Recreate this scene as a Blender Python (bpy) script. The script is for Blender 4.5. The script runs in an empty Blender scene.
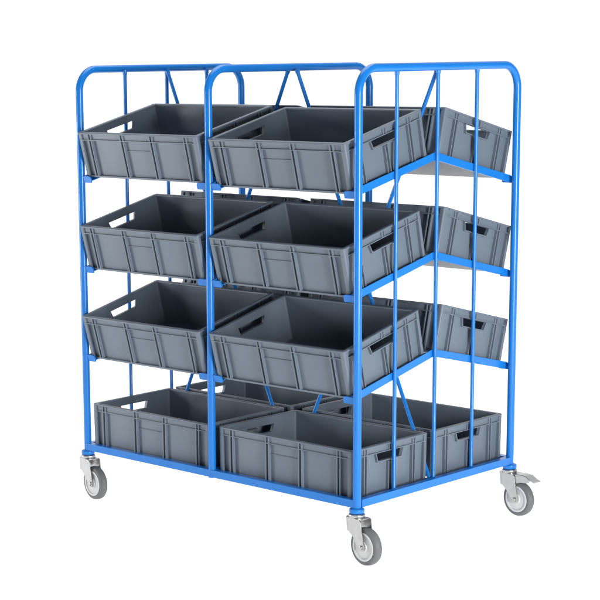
import bpy, bmesh, math, random
from mathutils import Vector, Matrix

S = bpy.context.scene
COL = S.collection

# ------------------------------------------------------------------ sizes (metres)
BAY = 0.6500          # hoop to hoop
DEP = 0.8473          # front post to back post
HGT = 1.3829          # base rail centre to top tube centre
ZF, ZC, DZ = 0.9940, 1.0930, 0.3277   # shelf rail height at the post / at the ridge, level spacing
SL = math.atan2(ZC - ZF, DEP / 2)     # shelf slope
TILT = math.radians(13.8)             # crates lean a little more than the rails
SN, CS = math.sin(SL), math.cos(SL)
RT = 0.0135           # hoop tube radius
RB = 0.0068           # thin upright radius
BEND = 0.078
FLOOR = -0.195
CL, CW, CH = 0.601, 0.400, 0.166      # crate length, width, height

# ------------------------------------------------------------------ materials
def new_mat(name):
    m = bpy.data.materials.new(name); m.use_nodes = True
    nt = m.node_tree
    return m, nt, nt.nodes['Principled BSDF']

def noise(nt, scale, detail=3, rough=0.55, coord='Object', stretch=None):
    tc = nt.nodes.new('ShaderNodeTexCoord')
    n = nt.nodes.new('ShaderNodeTexNoise')
    n.inputs['Scale'].default_value = scale
    n.inputs['Detail'].default_value = detail
    n.inputs['Roughness'].default_value = rough
    if stretch:
        mp = nt.nodes.new('ShaderNodeMapping'); mp.inputs['Scale'].default_value = stretch
        nt.links.new(tc.outputs[coord], mp.inputs['Vector']); nt.links.new(mp.outputs[0], n.inputs['Vector'])
    else:
        nt.links.new(tc.outputs[coord], n.inputs['Vector'])
    return n

def remap(nt, sock, a, b, lo=0.3, hi=0.7):
    r = nt.nodes.new('ShaderNodeMapRange')
    r.inputs['From Min'].default_value = lo; r.inputs['From Max'].default_value = hi
    r.inputs['To Min'].default_value = a; r.inputs['To Max'].default_value = b
    nt.links.new(sock, r.inputs['Value'])
    return r.outputs['Result']

def mixcol(nt, fac, c1, c2):
    m = nt.nodes.new('ShaderNodeMix'); m.data_type = 'RGBA'
    m.inputs[6].default_value = (*c1, 1); m.inputs[7].default_value = (*c2, 1)
    nt.links.new(fac, m.inputs[0])
    return m.outputs[2]

def soften(nt, bsdf, radius, bump_sock=None, strength=0.1, dist=0.001):
    bv = nt.nodes.new('ShaderNodeBevel'); bv.samples = 6
    bv.inputs['Radius'].default_value = radius * 0.75
    if bump_sock is not None:
        b = nt.nodes.new('ShaderNodeBump')
        b.inputs['Strength'].default_value = strength
        b.inputs['Distance'].default_value = dist
        nt.links.new(bump_sock, b.inputs['Height'])
        nt.links.new(bv.outputs[0], b.inputs['Normal'])
        nt.links.new(b.outputs[0], bsdf.inputs['Normal'])
    else:
        nt.links.new(bv.outputs[0], bsdf.inputs['Normal'])

def plastic(name, c1, c2, rough, spec=0.4):
    m, nt, p = new_mat(name)
    n1 = noise(nt, 9, 4)
    hs = nt.nodes.new('ShaderNodeHueSaturation')
    oi = nt.nodes.new('ShaderNodeObjectInfo')
    nt.links.new(oi.outputs['Alpha'], hs.inputs['Value'])      # object colour alpha: batch tone of one crate
    nt.links.new(mixcol(nt, remap(nt, n1.outputs['Fac'], 0, 1), c1, c2), hs.inputs['Color'])
    nt.links.new(hs.outputs[0], p.inputs['Base Color'])
    n2 = noise(nt, 35, 4)
    nt.links.new(remap(nt, n2.outputs['Fac'], rough - 0.025, rough + 0.03), p.inputs['Roughness'])
    p.inputs['Specular IOR Level'].default_value = spec
    n3 = noise(nt, 900, 2)
    soften(nt, p, 0.0012, n3.outputs['Fac'], 0.10, 0.0004)
    return m

GREY = plastic('grey_moulded_plastic', (0.121, 0.151, 0.188), (0.129, 0.160, 0.199), 0.42, 0.36)

def paint(name, c1, c2):
    m, nt, p = new_mat(name)
    n1 = noise(nt, 6, 3)
    nt.links.new(mixcol(nt, remap(nt, n1.outputs['Fac'], 0, 1), c1, c2), p.inputs['Base Color'])
    n2 = noise(nt, 18, 4)
    nt.links.new(remap(nt, n2.outputs['Fac'], 0.17, 0.27), p.inputs['Roughness'])
    p.inputs['Specular IOR Level'].default_value = 0.36
    n3 = noise(nt, 260, 2)
    soften(nt, p, 0.0012, n3.outputs['Fac'], 0.03, 0.0005)
    return m
BLUE = paint('blue_powder_coat', (0.008, 0.158, 0.525), (0.010, 0.169, 0.555))

def metal(name, col, rough):
    m, nt, p = new_mat(name)
    n1 = noise(nt, 40, 4)
    nt.links.new(mixcol(nt, remap(nt, n1.outputs['Fac'], 0, 1), [c * 0.88 for c in col], col), p.inputs['Base Color'])
    p.inputs['Metallic'].default_value = 0.9
    nt.links.new(remap(nt, n1.outputs['Fac'], rough - 0.06, rough + 0.08), p.inputs['Roughness'])
    soften(nt, p, 0.0012)
    return m
ZINC = metal('galvanised_steel', (0.47, 0.47, 0.465), 0.30)
HUBG = plastic('pale_grey_wheel_plastic', (0.53, 0.53, 0.53), (0.57, 0.57, 0.57), 0.40)
RUBB = plastic('grey_rubber_tyre', (0.118, 0.120, 0.122), (0.145, 0.147, 0.150), 0.55, 0.3)

def backlit_sheet():  # invented translucent floor: passes light of hidden lamps, so shadows wash out
    m, nt, p = new_mat('white_backlit_sheet')
    out = nt.nodes['Material Output']
    nt.nodes.remove(p)
    d = nt.nodes.new('ShaderNodeBsdfDiffuse'); d.inputs['Color'].default_value = (0.86, 0.86, 0.86, 1)
    t = nt.nodes.new('ShaderNodeBsdfTranslucent'); t.inputs['Color'].default_value = (0.95, 0.95, 0.95, 1)
    mx = nt.nodes.new('ShaderNodeMixShader'); mx.inputs[0].default_value = 0.6
    nt.links.new(d.outputs[0], mx.inputs[1]); nt.links.new(t.outputs[0], mx.inputs[2])
    nt.links.new(mx.outputs[0], out.inputs['Surface'])
    return m
BACKLIT = backlit_sheet()

# ------------------------------------------------------------------ mesh helpers
def box(bm, x0, x1, y0, y1, z0, z1, M=None):
    vs = [bm.verts.new((x, y, z)) for z in (z0, z1) for y in (y0, y1) for x in (x0, x1)]
    for f in ((0, 2, 3, 1), (4, 5, 7, 6), (0, 1, 5, 4), (2, 6, 7, 3), (0, 4, 6, 2), (1, 3, 7, 5)):
        bm.faces.new([vs[i] for i in f])
    if M is not None:
        for v in vs: v.co = M @ v.co
    return vs

def tube(bm, pts, r, n=20, cap=True, weld=0.0):
    pts = [Vector(p) for p in pts]
    rr = [r] * len(pts)
    if weld:                          # weld fillet: the rod flares where it meets the tube
        d0 = (pts[1] - pts[0]).normalized(); d1 = (pts[-2] - pts[-1]).normalized()
        a, b = pts[0], pts[-1]
        pts = [a, a + d0 * weld * 0.80, a + d0 * weld * 0.92, a + d0 * weld] + pts[1:-1] + [b + d1 * weld, b + d1 * weld * 0.92, b + d1 * weld * 0.80, b]
        rr = [r * 1.28, r * 1.20, r * 1.08, r] + rr[1:-1] + [r, r * 1.08, r * 1.20, r * 1.28]
    rings = []; ref = None
    for i, p in enumerate(pts):
        d = (pts[min(i + 1, len(pts) - 1)] - pts[max(i - 1, 0)]).normalized()
        if ref is None:
            ref = Vector((1, 0, 0)) if abs(d.x) < 0.9 else Vector((0, 1, 0))
        a = (ref - d * ref.dot(d)).normalized(); b = d.cross(a); ref = a
        rings.append([bm.verts.new(p + (a * math.cos(t) + b * math.sin(t)) * rr[i])
                      for t in [2 * math.pi * k / n for k in range(n)]])
    for A, Bq in zip(rings, rings[1:]):
        for k in range(n):
            f = bm.faces.new((A[k], A[(k + 1) % n], Bq[(k + 1) % n], Bq[k])); f.smooth = True
    if cap:
        bm.faces.new(rings[0][::-1]); bm.faces.new(rings[-1])

def lathe(bm, prof, n, M, close=False):
    """prof: (radius, axial) pairs revolved about local Y."""
    rings = []
    for r, h in prof:
        rings.append([bm.verts.new(M @ Vector((r * math.cos(2 * math.pi * k / n), h, r * math.sin(2 * math.pi * k / n)))) for k in range(n)])
    pairs = list(zip(rings, rings[1:])) + ([(rings[-1], rings[0])] if close else [])
    for A, Bq in pairs:
        for k in range(n):
            f = bm.faces.new((A[k], Bq[k], Bq[(k + 1) % n], A[(k + 1) % n])); f.smooth = True
    if not close:
        bm.faces.new(rings[0]); bm.faces.new(rings[-1][::-1])

def prism(bm, poly, h0, h1, M):
    """poly of (t, z) extruded along local y from h0 to h1."""
    A = [bm.verts.new(M @ Vector((t, h0, z))) for t, z in poly]
    Bq = [bm.verts.new(M @ Vector((t, h1, z))) for t, z in poly]
    n = len(poly)
    bm.faces.new(A); bm.faces.new(Bq[::-1])
    for k in range(n):
        bm.faces.new((A[k], Bq[k], Bq[(k + 1) % n], A[(k + 1) % n]))

def build(name, bm, mat, parent=None, auto=True):
    bmesh.ops.recalc_face_normals(bm, faces=bm.faces[:])
    me = bpy.data.meshes.new(name); bm.to_mesh(me); bm.free()
    me.materials.append(mat)
    if auto:
        me.set_sharp_from_angle(angle=math.radians(38))
    o = bpy.data.objects.new(name, me); COL.objects.link(o)
    if parent is not None: o.parent = parent
    return o

def empty(name, loc, label, cat, group=None):
    o = bpy.data.objects.new(name, None); COL.objects.link(o)
    o.location = loc; o['label'] = label; o['category'] = cat
    if group: o['group'] = group
    o.empty_display_size = 0.1
    return o

# ------------------------------------------------------------------ the trolley
trolley = empty('trolley', (0, 0, 0),
                'blue tubular steel order picking trolley on castors holding grey crates on sloped shelves', 'trolley')
HX = (-2 * BAY, -0.652, 0.0)

def hoop(x):
    bm = bmesh.new()
    pts = [(x, 0, -0.016), (x, 0, 0.3), (x, 0, 0.7)]
    for k in range(0, 11):
        a = math.pi / 2 * k / 10
        pts.append((x, BEND - BEND * math.cos(a), HGT - BEND + BEND * math.sin(a)))
    for k in range(0, 11):
        a = math.pi / 2 * k / 10
        pts.append((x, DEP - BEND + BEND * math.sin(a), HGT - BEND + BEND * math.cos(a)))
    pts += [(x, DEP, 0.7), (x, DEP, 0.3), (x, DEP, -0.016)]
    tube(bm, pts, RT, 24)
    return build('hoop_frame', bm, BLUE, trolley)
for x in HX: hoop(x)

# base frame: square tube between the posts
Q = 0.0128
def base_rail(x0, x1, y0, y1):
    bm = bmesh.new(); box(bm, x0, x1, y0, y1, -Q, Q)
    return build('base_rail', bm, BLUE, trolley)
for y in (0, DEP):
    base_rail(-2 * BAY + 0.004, -0.004, y - Q, y + Q)
for x in HX:
    base_rail(x - Q + 0.0015, x + Q - 0.0015, Q + 0.0002, DEP - Q - 0.0002)
def ledge(x0, x1):
    bm = bmesh.new(); box(bm, x0, x1, Q + 0.001, DEP - Q - 0.001, -0.0042, -0.0004)
    return build('crate_ledge', bm, BLUE, trolley)
for i in (0, 1):
    ledge(HX[i] + Q - 0.001, HX[i] + 0.055)
    ledge(HX[i + 1] - 0.055, HX[i + 1] - Q + 0.001)

# thin uprights in the two end hoops, on the inner side of the tubes
for x, s in ((HX[0], 1), (HX[2], -1)):
    for f in (0.2475, 0.5, 0.7525):
        bm = bmesh.new()
        tube(bm, [(x + s * 0.0165, f * DEP, z) for z in (-0.006, 0.5, 1.0, HGT - 0.004)], RB, 14, weld=0.021)
        build('upright_bar', bm, BLUE, trolley)

# sloped shelf runners (angle section) with a stop plate at the outer end
def runner(xh, s, k, back):
    """xh hoop, s side into the bay, k level from the top, back half or front half"""
    z0 = ZF - k * DZ
    R = Matrix.Translation((0, 0, z0)) @ Matrix.Rotation(SL, 4, 'X')
    if back:
        R = Matrix.Translation((0, DEP, 0)) @ Matrix.Scale(-1, 4, (0, 1, 0)) @ R
    L = DEP / 2 / CS
    bm = bmesh.new()
    xa, xb, xc = xh + s * 0.0222, xh + s * 0.0247, xh + s * 0.058
    # angle profile (x, z) swept along the slope; ridge end is mitred to a vertical plane
    prof = [(xa, -0.0125), (xb, -0.0125), (xb, -0.0065), (xc, -0.0065), (xc, -0.0035), (xb, -0.0035), (xb, 0.0125), (xa, 0.0125)]
    A = [bm.verts.new(R @ Vector((x, 0.0, z))) for x, z in prof]
    Bq = [bm.verts.new(R @ Vector((x, L + z * SN / CS * 1.0 - 0.0004, z))) for x, z in prof]
    n = len(prof)
    bm.faces.new(A); bm.faces.new(Bq[::-1])
    for i in range(n): bm.faces.new((A[i], Bq[i], Bq[(i + 1) % n], A[(i + 1) % n]))
    r = build('shelf_runner', bm, BLUE, trolley)
    # stop plate: rounded upper inner corner
    bm = bmesh.new()
    M = Matrix.Translation((xh, 0, z0)) @ Matrix.Rotation(SL, 4, 'X')     # square to the sloping runner
    if back: M = Matrix.Translation((0, DEP, 0)) @ Matrix.Scale(-1, 4, (0, 1, 0)) @ M
    h0, h1 = -0.0135, 0.0105
    poly = [(s * 0.0115, h0), (s * 0.053, h0), (s * 0.055, h0 + 0.002), (s * 0.055, h1 - 0.010),
            (s * 0.0535, h1 - 0.005), (s * 0.0505, h1 - 0.0015), (s * 0.046, h1), (s * 0.0115, h1)]
    prism(bm, poly, -0.0045, 0.0005, M)
    build('stop_plate', bm, BLUE, r)
for k in range(3):
    for xh, s in ((HX[0], 1), (HX[1], -1), (HX[1], 1), (HX[2], -1)):
        for back in (False, True):
            runner(xh, s, k, back)

# crossed braces in the middle plane
for i in (0, 1):
    xl, xr = HX[i], HX[i + 1]
    for (xa, xb, dy) in ((xl + 0.028, xr - 0.024, -0.007), (xr - 0.026, xl + 0.022, 0.007)):
        bm = bmesh.new()
        P0 = Vector((xa, DEP / 2 + dy, HGT - 0.010)); P1 = Vector((xb, DEP / 2 + dy, -0.004))
        tube(bm, [P0.lerp(P1, t) for t in (0, 0.3, 0.6, 1)], RB, 14, weld=0.012)
        build('cross_brace', bm, BLUE, trolley)

# castors
WR, WW, TR = 0.0625, 0.0155, 0.045
AX = FLOOR + WR
def castor(x, y, ang, brake):
    M = Matrix.Translation((x, y, 0)) @ Matrix.Rotation(ang, 4, 'Z')
    MR = Matrix.Translation((x, y, 0)) @ Matrix.Rotation(-math.pi / 2, 4, 'X')
    # blue cup under the post
    bm = bmesh.new()
    lathe(bm, [(0.006, 0.012), (0.0200, 0.0132), (0.0245, 0.0165), (0.0250, 0.0200), (0.0250, 0.0270), (0.0235, 0.0290), (0.006, 0.0292)], 28, MR)
    build('castor_cup', bm, BLUE, trolley)
    # fork: swivel head, pressed crown and two tapering cheeks joined round the front
    bm = bmesh.new()
    lathe(bm, [(0.004, 0.0293), (0.0215, 0.0298), (0.0270, 0.0335), (0.0280, 0.0380), (0.0262, 0.0420), (0.0262, 0.0448), (0.004, 0.0450)], 32, MR)
    z = -0.0440
    hw = 0.0250
    # crown seen from above: rounded at the front, open at the rear
    outl = [(0.034, hw), (0.034, -hw)] + [(-0.018 - 0.020 * math.sin(t), -hw * math.cos(t)) for t in [math.pi * k / 12 for k in range(0, 13)]]
    up_ = [bm.verts.new(M @ Vector((t, h, z))) for t, h in outl]
    dn_ = [bm.verts.new(M @ Vector((t, h, z - 0.003))) for t, h in outl]
    bm.faces.new(up_); bm.faces.new(dn_[::-1])
    for i in range(len(outl)): bm.faces.new((up_[i], dn_[i], dn_[(i + 1) % len(outl)], up_[(i + 1) % len(outl)]))
    # skirt round the front of the crown
    sk = outl[2:]
    A = [bm.verts.new(M @ Vector((t, h, z - 0.0005))) for t, h in sk]
    Bq = [bm.verts.new(M @ Vector((t + 0.004, h, z - 0.034 + 0.010 * abs(h) / hw * -1))) for t, h in sk]
    A2 = [bm.verts.new(M @ Vector(((t + 0.018) * 0.85 - 0.018, h * 0.88, z - 0.0005))) for t, h in sk]
    B2 = [bm.verts.new(M @ Vector(((t + 0.018) * 0.85 - 0.014, h * 0.88, z - 0.034 + 0.010 * abs(h) / hw * -1))) for t, h in sk]
    for P, R_ in ((A, Bq), (Bq, B2), (B2, A2)):
        for i in range(len(sk) - 1):
            f = bm.faces.new((P[i], P[i + 1], R_[i + 1], R_[i])); f.smooth = True
    a = 0.013
    arc = [(TR + a * math.cos(t), AX + a * math.sin(t)) for t in [math.radians(q) for q in (15, -10, -40, -70, -100, -130, -160)]]
    cheek = [(-0.0185, z + 0.0002), (0.036, z + 0.0002), (0.043, z - 0.006), (0.046, z - 0.030)] + arc + [(0.010, z - 0.062), (-0.0140, z - 0.043)]
    for h in (-hw + 0.0002, hw - 0.0032):
        prism(bm, cheek, h, h + 0.003, M)
    fork = build('castor', bm, ZINC, trolley)
    # tyre: rounded shoulders and a flat tread with a shallow groove each side
    C = M @ Matrix.Translation((TR, 0, AX))
    bm = bmesh.new()
    w = WW
    half = [(0.0472, -w + 0.0010), (0.0500, -w - 0.0004), (0.0560, -w + 0.0004), (0.0600, -w + 0.0034), (0.0616, -w + 0.0064), (0.0608, -w + 0.0076), (0.0620, -w + 0.0090), (WR, -w + 0.0125)]
    lathe(bm, half + [(r, -h) for r, h in half[::-1]], 64, C, True)
    build('tyre', bm, RUBB, fork)
    # wheel disc: outer rim, recessed web and raised hub
    bm = bmesh.new()
    hd = [(0.0474, -w - 0.0008), (0.0445, -w - 0.0016), (0.0405, -w - 0.0012), (0.0395, -w + 0.0022), (0.0180, -w + 0.0016), (0.0165, -w - 0.0020), (0.004, -w - 0.0030)]
    lathe(bm, hd + [(r, -h) for r, h in hd[::-1]], 64, C, True)
    build('wheel_disc', bm, HUBG, fork)
    bm = bmesh.new()
    lathe(bm, [(0.0035, -0.0300), (0.0070, -0.0298), (0.0078, -0.0285), (0.0078, -0.0250), (0.0040, -0.0248), (0.0040, 0.0248), (0.0078, 0.0250), (0.0078, 0.0295), (0.0035, 0.0300)], 6, C)
    build('axle_bolt', bm, ZINC, fork, auto=False)
    if brake:
        bm = bmesh.new()
        # pressed pedal: a spine that drops towards the rear, with turned-down sides
        top = [(0.034, -0.0440), (0.062, -0.0400), (0.090, -0.0420), (0.106, -0.0520), (0.126, -0.0580)]
        poly = top + [(t, zz - 0.0035) for t, zz in top[::-1]]
        prism(bm, poly, -0.0185, 0.0185, M)
        side = [(0.030, -0.0452), (0.062, -0.0415), (0.090, -0.0435), (0.106, -0.0530), (0.108, -0.0610), (0.094, -0.0660), (0.066, -0.0680), (0.040, -0.0780)]
        for h in (-0.0211, 0.0187):
            prism(bm, side, h, h + 0.0024, M)
        build('brake_pedal', bm, ZINC, fork)
castor(0, 0, math.radians(-7), False)
castor(-2 * BAY, 0, math.radians(-8), False)
castor(0, DEP, math.radians(-5.5), True)
castor(-2 * BAY, DEP, math.radians(-10), True)

# ------------------------------------------------------------------ the crates
TH = 0.0028
HOLE = (0.070, CH - 0.0565, CH - 0.0290)      # half width at the top, bottom z, top z

def ring(hx, hy, r, n=5):
    """rounded rectangle, counter-clockwise, with extra points at the handle edges"""
    pts = []
    w = HOLE[0]
    for cx, cy, a0 in ((hx - r, -hy + r, -90), (hx - r, hy - r, 0), (-hx + r, hy - r, 90), (-hx + r, -hy + r, 180)):
        for k in range(n + 1):
            a = math.radians(a0 + 90 * k / n)
            pts.append((cx + r * math.cos(a), cy + r * math.sin(a)))
        if a0 == -90: pts += [(hx, -w), (hx, w)]
        if a0 == 90: pts += [(-hx, w), (-hx, -w)]
    return pts

def skin_between(bm, A, Bq, skip=()):
    n = len(A)
    for k in range(n):
        if k in skip: continue
        f = bm.faces.new((A[k], A[(k + 1) % n], Bq[(k + 1) % n], Bq[k]))
        f.smooth = True

def slab_ring(bm, o, i, z0, z1):
    """flat ring between two loops"""
    a = [bm.verts.new((x, y, z0)) for x, y in o]; b = [bm.verts.new((x, y, z1)) for x, y in o]
    c = [bm.verts.new((x, y, z1)) for x, y in i]; d = [bm.verts.new((x, y, z0)) for x, y in i]
    for P, R_ in ((a, b), (b, c), (c, d), (d, a)): skin_between(bm, P, R_)

HXL, HYL = CL / 2, CW / 2
INS = 0.0120                      # panels set back from the rim
ZB0, ZB1, ZLIP = CH - 0.0282, CH - 0.0252, CH - 0.0058    # ledge bottom, ledge top, underside of the lip
OUT = 0.0016                      # ribs, ledge and corner posts stop just short of the rim
CR = 0.0085
def draft(v):
    # moulded draft: the walls lean outwards towards the rim
    d = 0.0015 * (1 - v.co.z / CH)
    v.co.x *= 1 - d / HXL; v.co.y *= 1 - d / HYL

def crate_shell():
    bm = bmesh.new()
    n = 5
    k1 = n + 1
    k2 = 3 * (n + 1) + 2
    def loops(inset):
        L = []
        for z, dr in ((0.0, 0.0012), (HOLE[1], 0.0005), (HOLE[2], 0.0002), (ZLIP + 0.0004, 0.0)):
            pts = list(ring(HXL - inset - dr, HYL - inset - dr, 0.0085 if inset < INS + 0.001 else 0.0065, n))
            if z == HOLE[1]:      # bottom corners of the handle drawn in
                for idx, sgn in ((k1, 1), (k1 + 1, -1), (k2, -1), (k2 + 1, 1)):
                    pts[idx] = (pts[idx][0], pts[idx][1] + sgn * 0.009)
            L.append([bm.verts.new((x, y, z if not (inset > INS + 0.001 and z == 0.0) else 0.004)) for x, y in pts])
        return L
    O = loops(INS); I = loops(INS + TH)
    for j in range(3):
        sk = (k1, k2) if j == 1 else ()
        skin_between(bm, O[j], O[j + 1], sk); skin_between(bm, I[j], I[j + 1], sk)
    bm.faces.new(O[0]); bm.faces.new(I[0])
    skin_between(bm, O[3], I[3])
    for k in (k1, k2):            # the handle openings' edges
        for a, b in (((1, k), (1, k + 1)), ((1, k + 1), (2, k + 1)), ((2, k + 1), (2, k)), ((2, k), (1, k))):
            bm.faces.new((O[a[0]][a[1]], O[b[0]][b[1]], I[b[0]][b[1]], I[a[0]][a[1]]))
    # foot rim, the ledge below the lip, and the thicker band between ledge and lip
    def R(i): return ring(HXL - i, HYL - i, max(CR - i * 0.25, 0.004), n)
    slab_ring(bm, R(0.0045), R(INS + 0.001), 0.0005, 0.0070)
    slab_ring(bm, R(OUT - 0.0006), R(INS + 0.001), ZB0, ZB1)
    slab_ring(bm, R(0.0066), R(INS + 0.0012), ZB1 - 0.0002, ZLIP + 0.0002)
    # ribs
    rw, gw = 0.0069, 0.0021       # each rib is a pair of thin webs with a groove between
    def both(x0, x1, y0, y1, ztop=ZB0 + 0.0002):
        box(bm, x0, x1, y0, y1, 0.0068, ztop)
        box(bm, x0, x1, y0, y1, ZB1 - 0.0002, ZLIP + 0.0002)
    for fx in (-0.2415, -0.0745, 0.0745, 0.2415):
        for s in (-1, 1):
            ya, yb = s * (HYL - OUT), s * (HYL - INS - 0.001)
            for e in (-1, 1):
                both(fx + e * rw - gw, fx + e * rw + gw, min(ya, yb), max(ya, yb))
    for fy in (-0.127, 0.0, 0.127):
        for s in (-1, 1):
            xa, xb = s * (HXL - OUT), s * (HXL - INS - 0.001)
            for e in (-1, 1):
                both(min(xa, xb), max(xa, xb), fy + e * rw - gw, fy + e * rw + gw, ZB0 + 0.0002 if fy else HOLE[1] - 0.0060)
    # corner posts: rounded outside, L-shaped in plan
    pw, pr = 0.017, 0.0065
    for sx in (-1, 1):
        for sy in (-1, 1):
            X, Y = HXL - OUT, HYL - OUT
            pl = [(X - pw, Y)] + [(X - pr + pr * math.sin(t), Y - pr + pr * math.cos(t)) for t in [math.pi / 2 * k / 5 for k in range(6)]] + \
                 [(X, Y - pw), (X - INS + OUT - 0.001, Y - pw), (X - INS + OUT - 0.001, Y - INS + OUT - 0.001), (X - pw, Y - INS + OUT - 0.001)]
            for z0, z1 in ((0.0068, ZB0 + 0.0002), (ZB1 - 0.0002, ZLIP + 0.0002)):
                A = [bm.verts.new((sx * x, sy * y, z0)) for x, y in pl]
                Bq = [bm.verts.new((sx * x, sy * y, z1)) for x, y in pl]
                bm.faces.new(A); bm.faces.new(Bq)
                for i in range(len(pl)): bm.faces.new((A[i], A[(i + 1) % len(pl)], Bq[(i + 1) % len(pl)], Bq[i]))
    for v in bm.verts: draft(v)
    return bm

def crate_rim():
    bm = bmesh.new()
    n = 5
    q = INS + TH
    prof = [(q + 0.0006, ZLIP), (0.0010, ZLIP), (0.0002, ZLIP + 0.0010), (0.0, CH - 0.0026), (0.0008, CH - 0.0008), (0.0022, CH), (q - 0.0018, CH), (q - 0.0004, CH - 0.0008), (q + 0.0006, CH - 0.0022)]
    Ls = [[bm.verts.new((x, y, z)) for x, y in ring(HXL - i, HYL - i, max(CR + 0.001 - i * 0.25, 0.005), n)] for i, z in prof]
    for a, b in zip(Ls, Ls[1:] + Ls[:1]): skin_between(bm, a, b)
    return bm

def handle_frame(s):
    """raised collar on the outside round the hand hole"""
    bm = bmesh.new()
    w, zb, zt = HOLE
    inner = [(-w + 0.0085, zb), (w - 0.0085, zb), (w, zt - 0.0002), (w + 0.0035, zt - 0.0002), (w - 0.0060, zb - 0.0040), (-w + 0.0060, zb - 0.0040), (-w - 0.0035, zt - 0.0002), (-w, zt - 0.0002)]
    xa, xb = HXL - INS - 0.001, HXL - 0.0030
    A = [bm.verts.new((s * xa, y, z)) for y, z in inner]; Bq = [bm.verts.new((s * xb, y, z)) for y, z in inner]
    n = len(inner)
    quads = ((0, 1, 4, 5), (1, 2, 3, 4), (7, 0, 5, 6))
    for q in quads:
        bm.faces.new([A[i] for i in q]); bm.faces.new([Bq[i] for i in q][::-1])
    for i in range(n): bm.faces.new((A[i], A[(i + 1) % n], Bq[(i + 1) % n], Bq[i]))
    for v in bm.verts: draft(v)
    return bm

def label_holder(s):
    """thin moulded frame line between the two middle ribs"""
    bm = bmesh.new()
    ya, yb = s * (HYL - 0.0098), s * (HYL - INS - 0.001)
    lo, hi = min(ya, yb), max(ya, yb)
    box(bm, -0.0676, 0.0676, lo, hi, 0.1010, 0.1036)
    for v in bm.verts: draft(v)
    return bm

def copy_thing(src):
    c = src.copy(); COL.objects.link(c)
    for ch in list(src.children):
        d = ch.copy(); COL.objects.link(d); d.parent = c
    return c

GROUP = 'grey crates on the trolley shelves'
proto = empty('plastic_crate', (0, 0, 0), '', 'crate', GROUP)
build('shell', crate_shell(), GREY, proto)
build('rim', crate_rim(), GREY, proto)
for s in (-1, 1):
    build('handle_frame', handle_frame(s), GREY, proto)
    build('label_holder', label_holder(s), GREY, proto)

LV = ('top', 'second', 'third')
def place(first, i, k, back):
    c = proto if first else copy_thing(proto)
    cx = (HX[i] + HX[i + 1]) / 2 - 0.0020
    side = 'left' if i == 0 else 'right'
    row = 'back' if back else 'front'
    if k < 3:
        y0 = 0.0160 if back else 0.0040
        base = ZF - k * DZ - 0.0032 + (0.0075 if (k, i, back) == (0, 0, False) else 0.0) + (0.003 if back else 0.0)
        cy = y0 + CW / 2 * math.cos(TILT)
        cz = base + CW / 2 * math.sin(TILT)
        rx = TILT
        lab = f'grey crate tilted {"backward" if back else "forward"} on {LV[k]} shelf from above, {side} bay, {row} side'
    else:
        cy, cz, rx = CW / 2 + 0.010, 0.0, 0.0
        lab = f'grey crate lying level on base frame, {side} bay, {row} side'
    if back: cy = DEP - cy; rx = -rx
    rnd = random.Random(f'{k}{i}{back}')      # no two crates sit exactly alike
    c.location = (cx + rnd.uniform(-0.0012, 0.0012), cy + rnd.uniform(-0.003, 0.003), cz)
    c.rotation_euler = (rx + math.radians(rnd.uniform(-0.25, 0.25)), 0, math.radians(rnd.uniform(-0.35, 0.35)))
    tone = rnd.uniform(0.95, 1.04)
    for ch in c.children: ch.color = (1, 1, 1, tone)
    c['label'] = lab
first = True
for k in range(4):
    for i in (0, 1):
        for back in (False, True):
            place(first, i, k, back); first = False

# ------------------------------------------------------------------ camera
CAM = Vector((3.56372, -4.29684, 1.4262)); YAW, PIT, ROL = -0.78397, -0.18656, -0.01274
fw = Vector((math.sin(YAW) * math.cos(PIT), math.cos(YAW) * math.cos(PIT), math.sin(PIT)))
rt = fw.cross(Vector((0, 0, 1))).normalized(); up = rt.cross(fw)
r2 = rt * math.cos(ROL) + up * math.sin(ROL); u2 = -rt * math.sin(ROL) + up * math.cos(ROL)
cd = bpy.data.cameras.new('camera'); co = bpy.data.objects.new('camera', cd); COL.objects.link(co)
cd.sensor_width = 36; cd.lens = 2.9596 * 36
cd.shift_x = 102.80 / 600; cd.shift_y = 90.96 / 600
cd.clip_start = 0.05; cd.clip_end = 200
mw = Matrix((r2, u2, -fw)).transposed().to_4x4(); mw.translation = CAM
co.matrix_world = mw
S.camera = co

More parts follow.
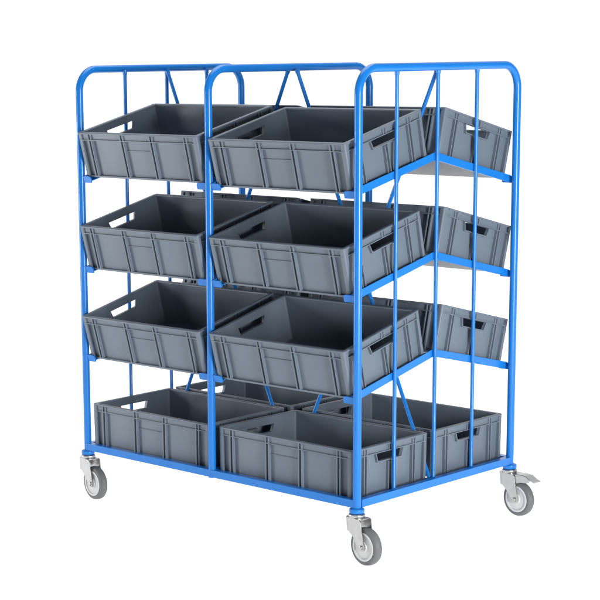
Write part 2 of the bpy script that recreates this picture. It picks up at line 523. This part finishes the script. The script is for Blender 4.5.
# ------------------------------------------------------------------ white studio sweep, translucent so that added lamps behind and below whiten it
bx = Vector((math.cos(YAW), -math.sin(YAW), 0))       # across the view
by = Vector((math.sin(YAW), math.cos(YAW), 0))        # away from the camera
ctr = Vector((-BAY, DEP / 2, 0))
bm = bmesh.new()
R0, WALL, HALF = 1.6, 4.2, 8.0
prof = [(-9.0, FLOOR), (-4, FLOOR), (0, FLOOR), (WALL - R0, FLOOR)]
for k in range(1, 17):
    a = math.pi / 2 * k / 16
    prof.append((WALL - R0 + R0 * math.sin(a), FLOOR + R0 - R0 * math.cos(a)))
prof += [(WALL, 4.0), (WALL, 7.0)]
rows = [[bm.verts.new(ctr + by * d + bx * h + Vector((0, 0, z))) for h in (-HALF, 0, HALF)] for d, z in prof]
for A, Bq in zip(rows, rows[1:]):
    for j in (0, 1):
        f = bm.faces.new((A[j], A[j + 1], Bq[j + 1], Bq[j])); f.smooth = True
sweep = build('floor', bm, BACKLIT, None, auto=False)
sweep['kind'] = 'structure'
sweep['label'] = 'seamless white studio floor sweeping up into the background'

# ------------------------------------------------------------------ light
W = bpy.data.worlds.new('World'); S.world = W; W.use_nodes = True
bg = W.node_tree.nodes['Background']
bg.inputs['Color'].default_value = (0.95, 0.98, 1.0, 1); bg.inputs['Strength'].default_value = 0.11

def area(name, loc, target, sx, sy, power, col=(1, 1, 1)):
    l = bpy.data.lights.new(name, 'AREA'); l.shape = 'RECTANGLE'; l.size = sx; l.size_y = sy
    l.energy = power; l.color = col
    o = bpy.data.objects.new(name, l); COL.objects.link(o)
    o.location = loc
    d = (Vector(target) - Vector(loc)).normalized()
    o.rotation_euler = d.to_track_quat('-Z', 'Y').to_euler()
    return o
def at(d, h, z): return ctr + by * d + bx * h + Vector((0, 0, z))
area('added_under_floor_lamp', at(-2.5, 0, FLOOR - 2.0), at(-2.5, 0.001, 0), 18, 16, 1700)  # added, unseen: whitens the floor and lights the crates from below
area('added_behind_backdrop_lamp', at(WALL + 2.0, 0, 3), at(WALL, 0, 3), 16, 12, 700)  # added, unseen: whitens the backdrop from its rear side
area('overhead_softbox', at(0.4, 0, 4.2), at(0.2, 0, 0), 3.0, 3.0, 125)
area('right_softbox', (3.85, -1.0, 0.75), (-0.2, 0.3, 0.65), 1.0, 1.5, 225)
area('left_softbox', (-4.1, -2.45, 0.70), (-0.6, 0.1, 0.65), 0.8, 1.5, 95)

S.view_settings.view_transform = 'Standard'; S.view_settings.look = 'None'
S.view_settings.exposure = 0; S.view_settings.gamma = 1
S.cycles.max_bounces = 8; S.cycles.diffuse_bounces = 5
S.cycles.use_denoising = True
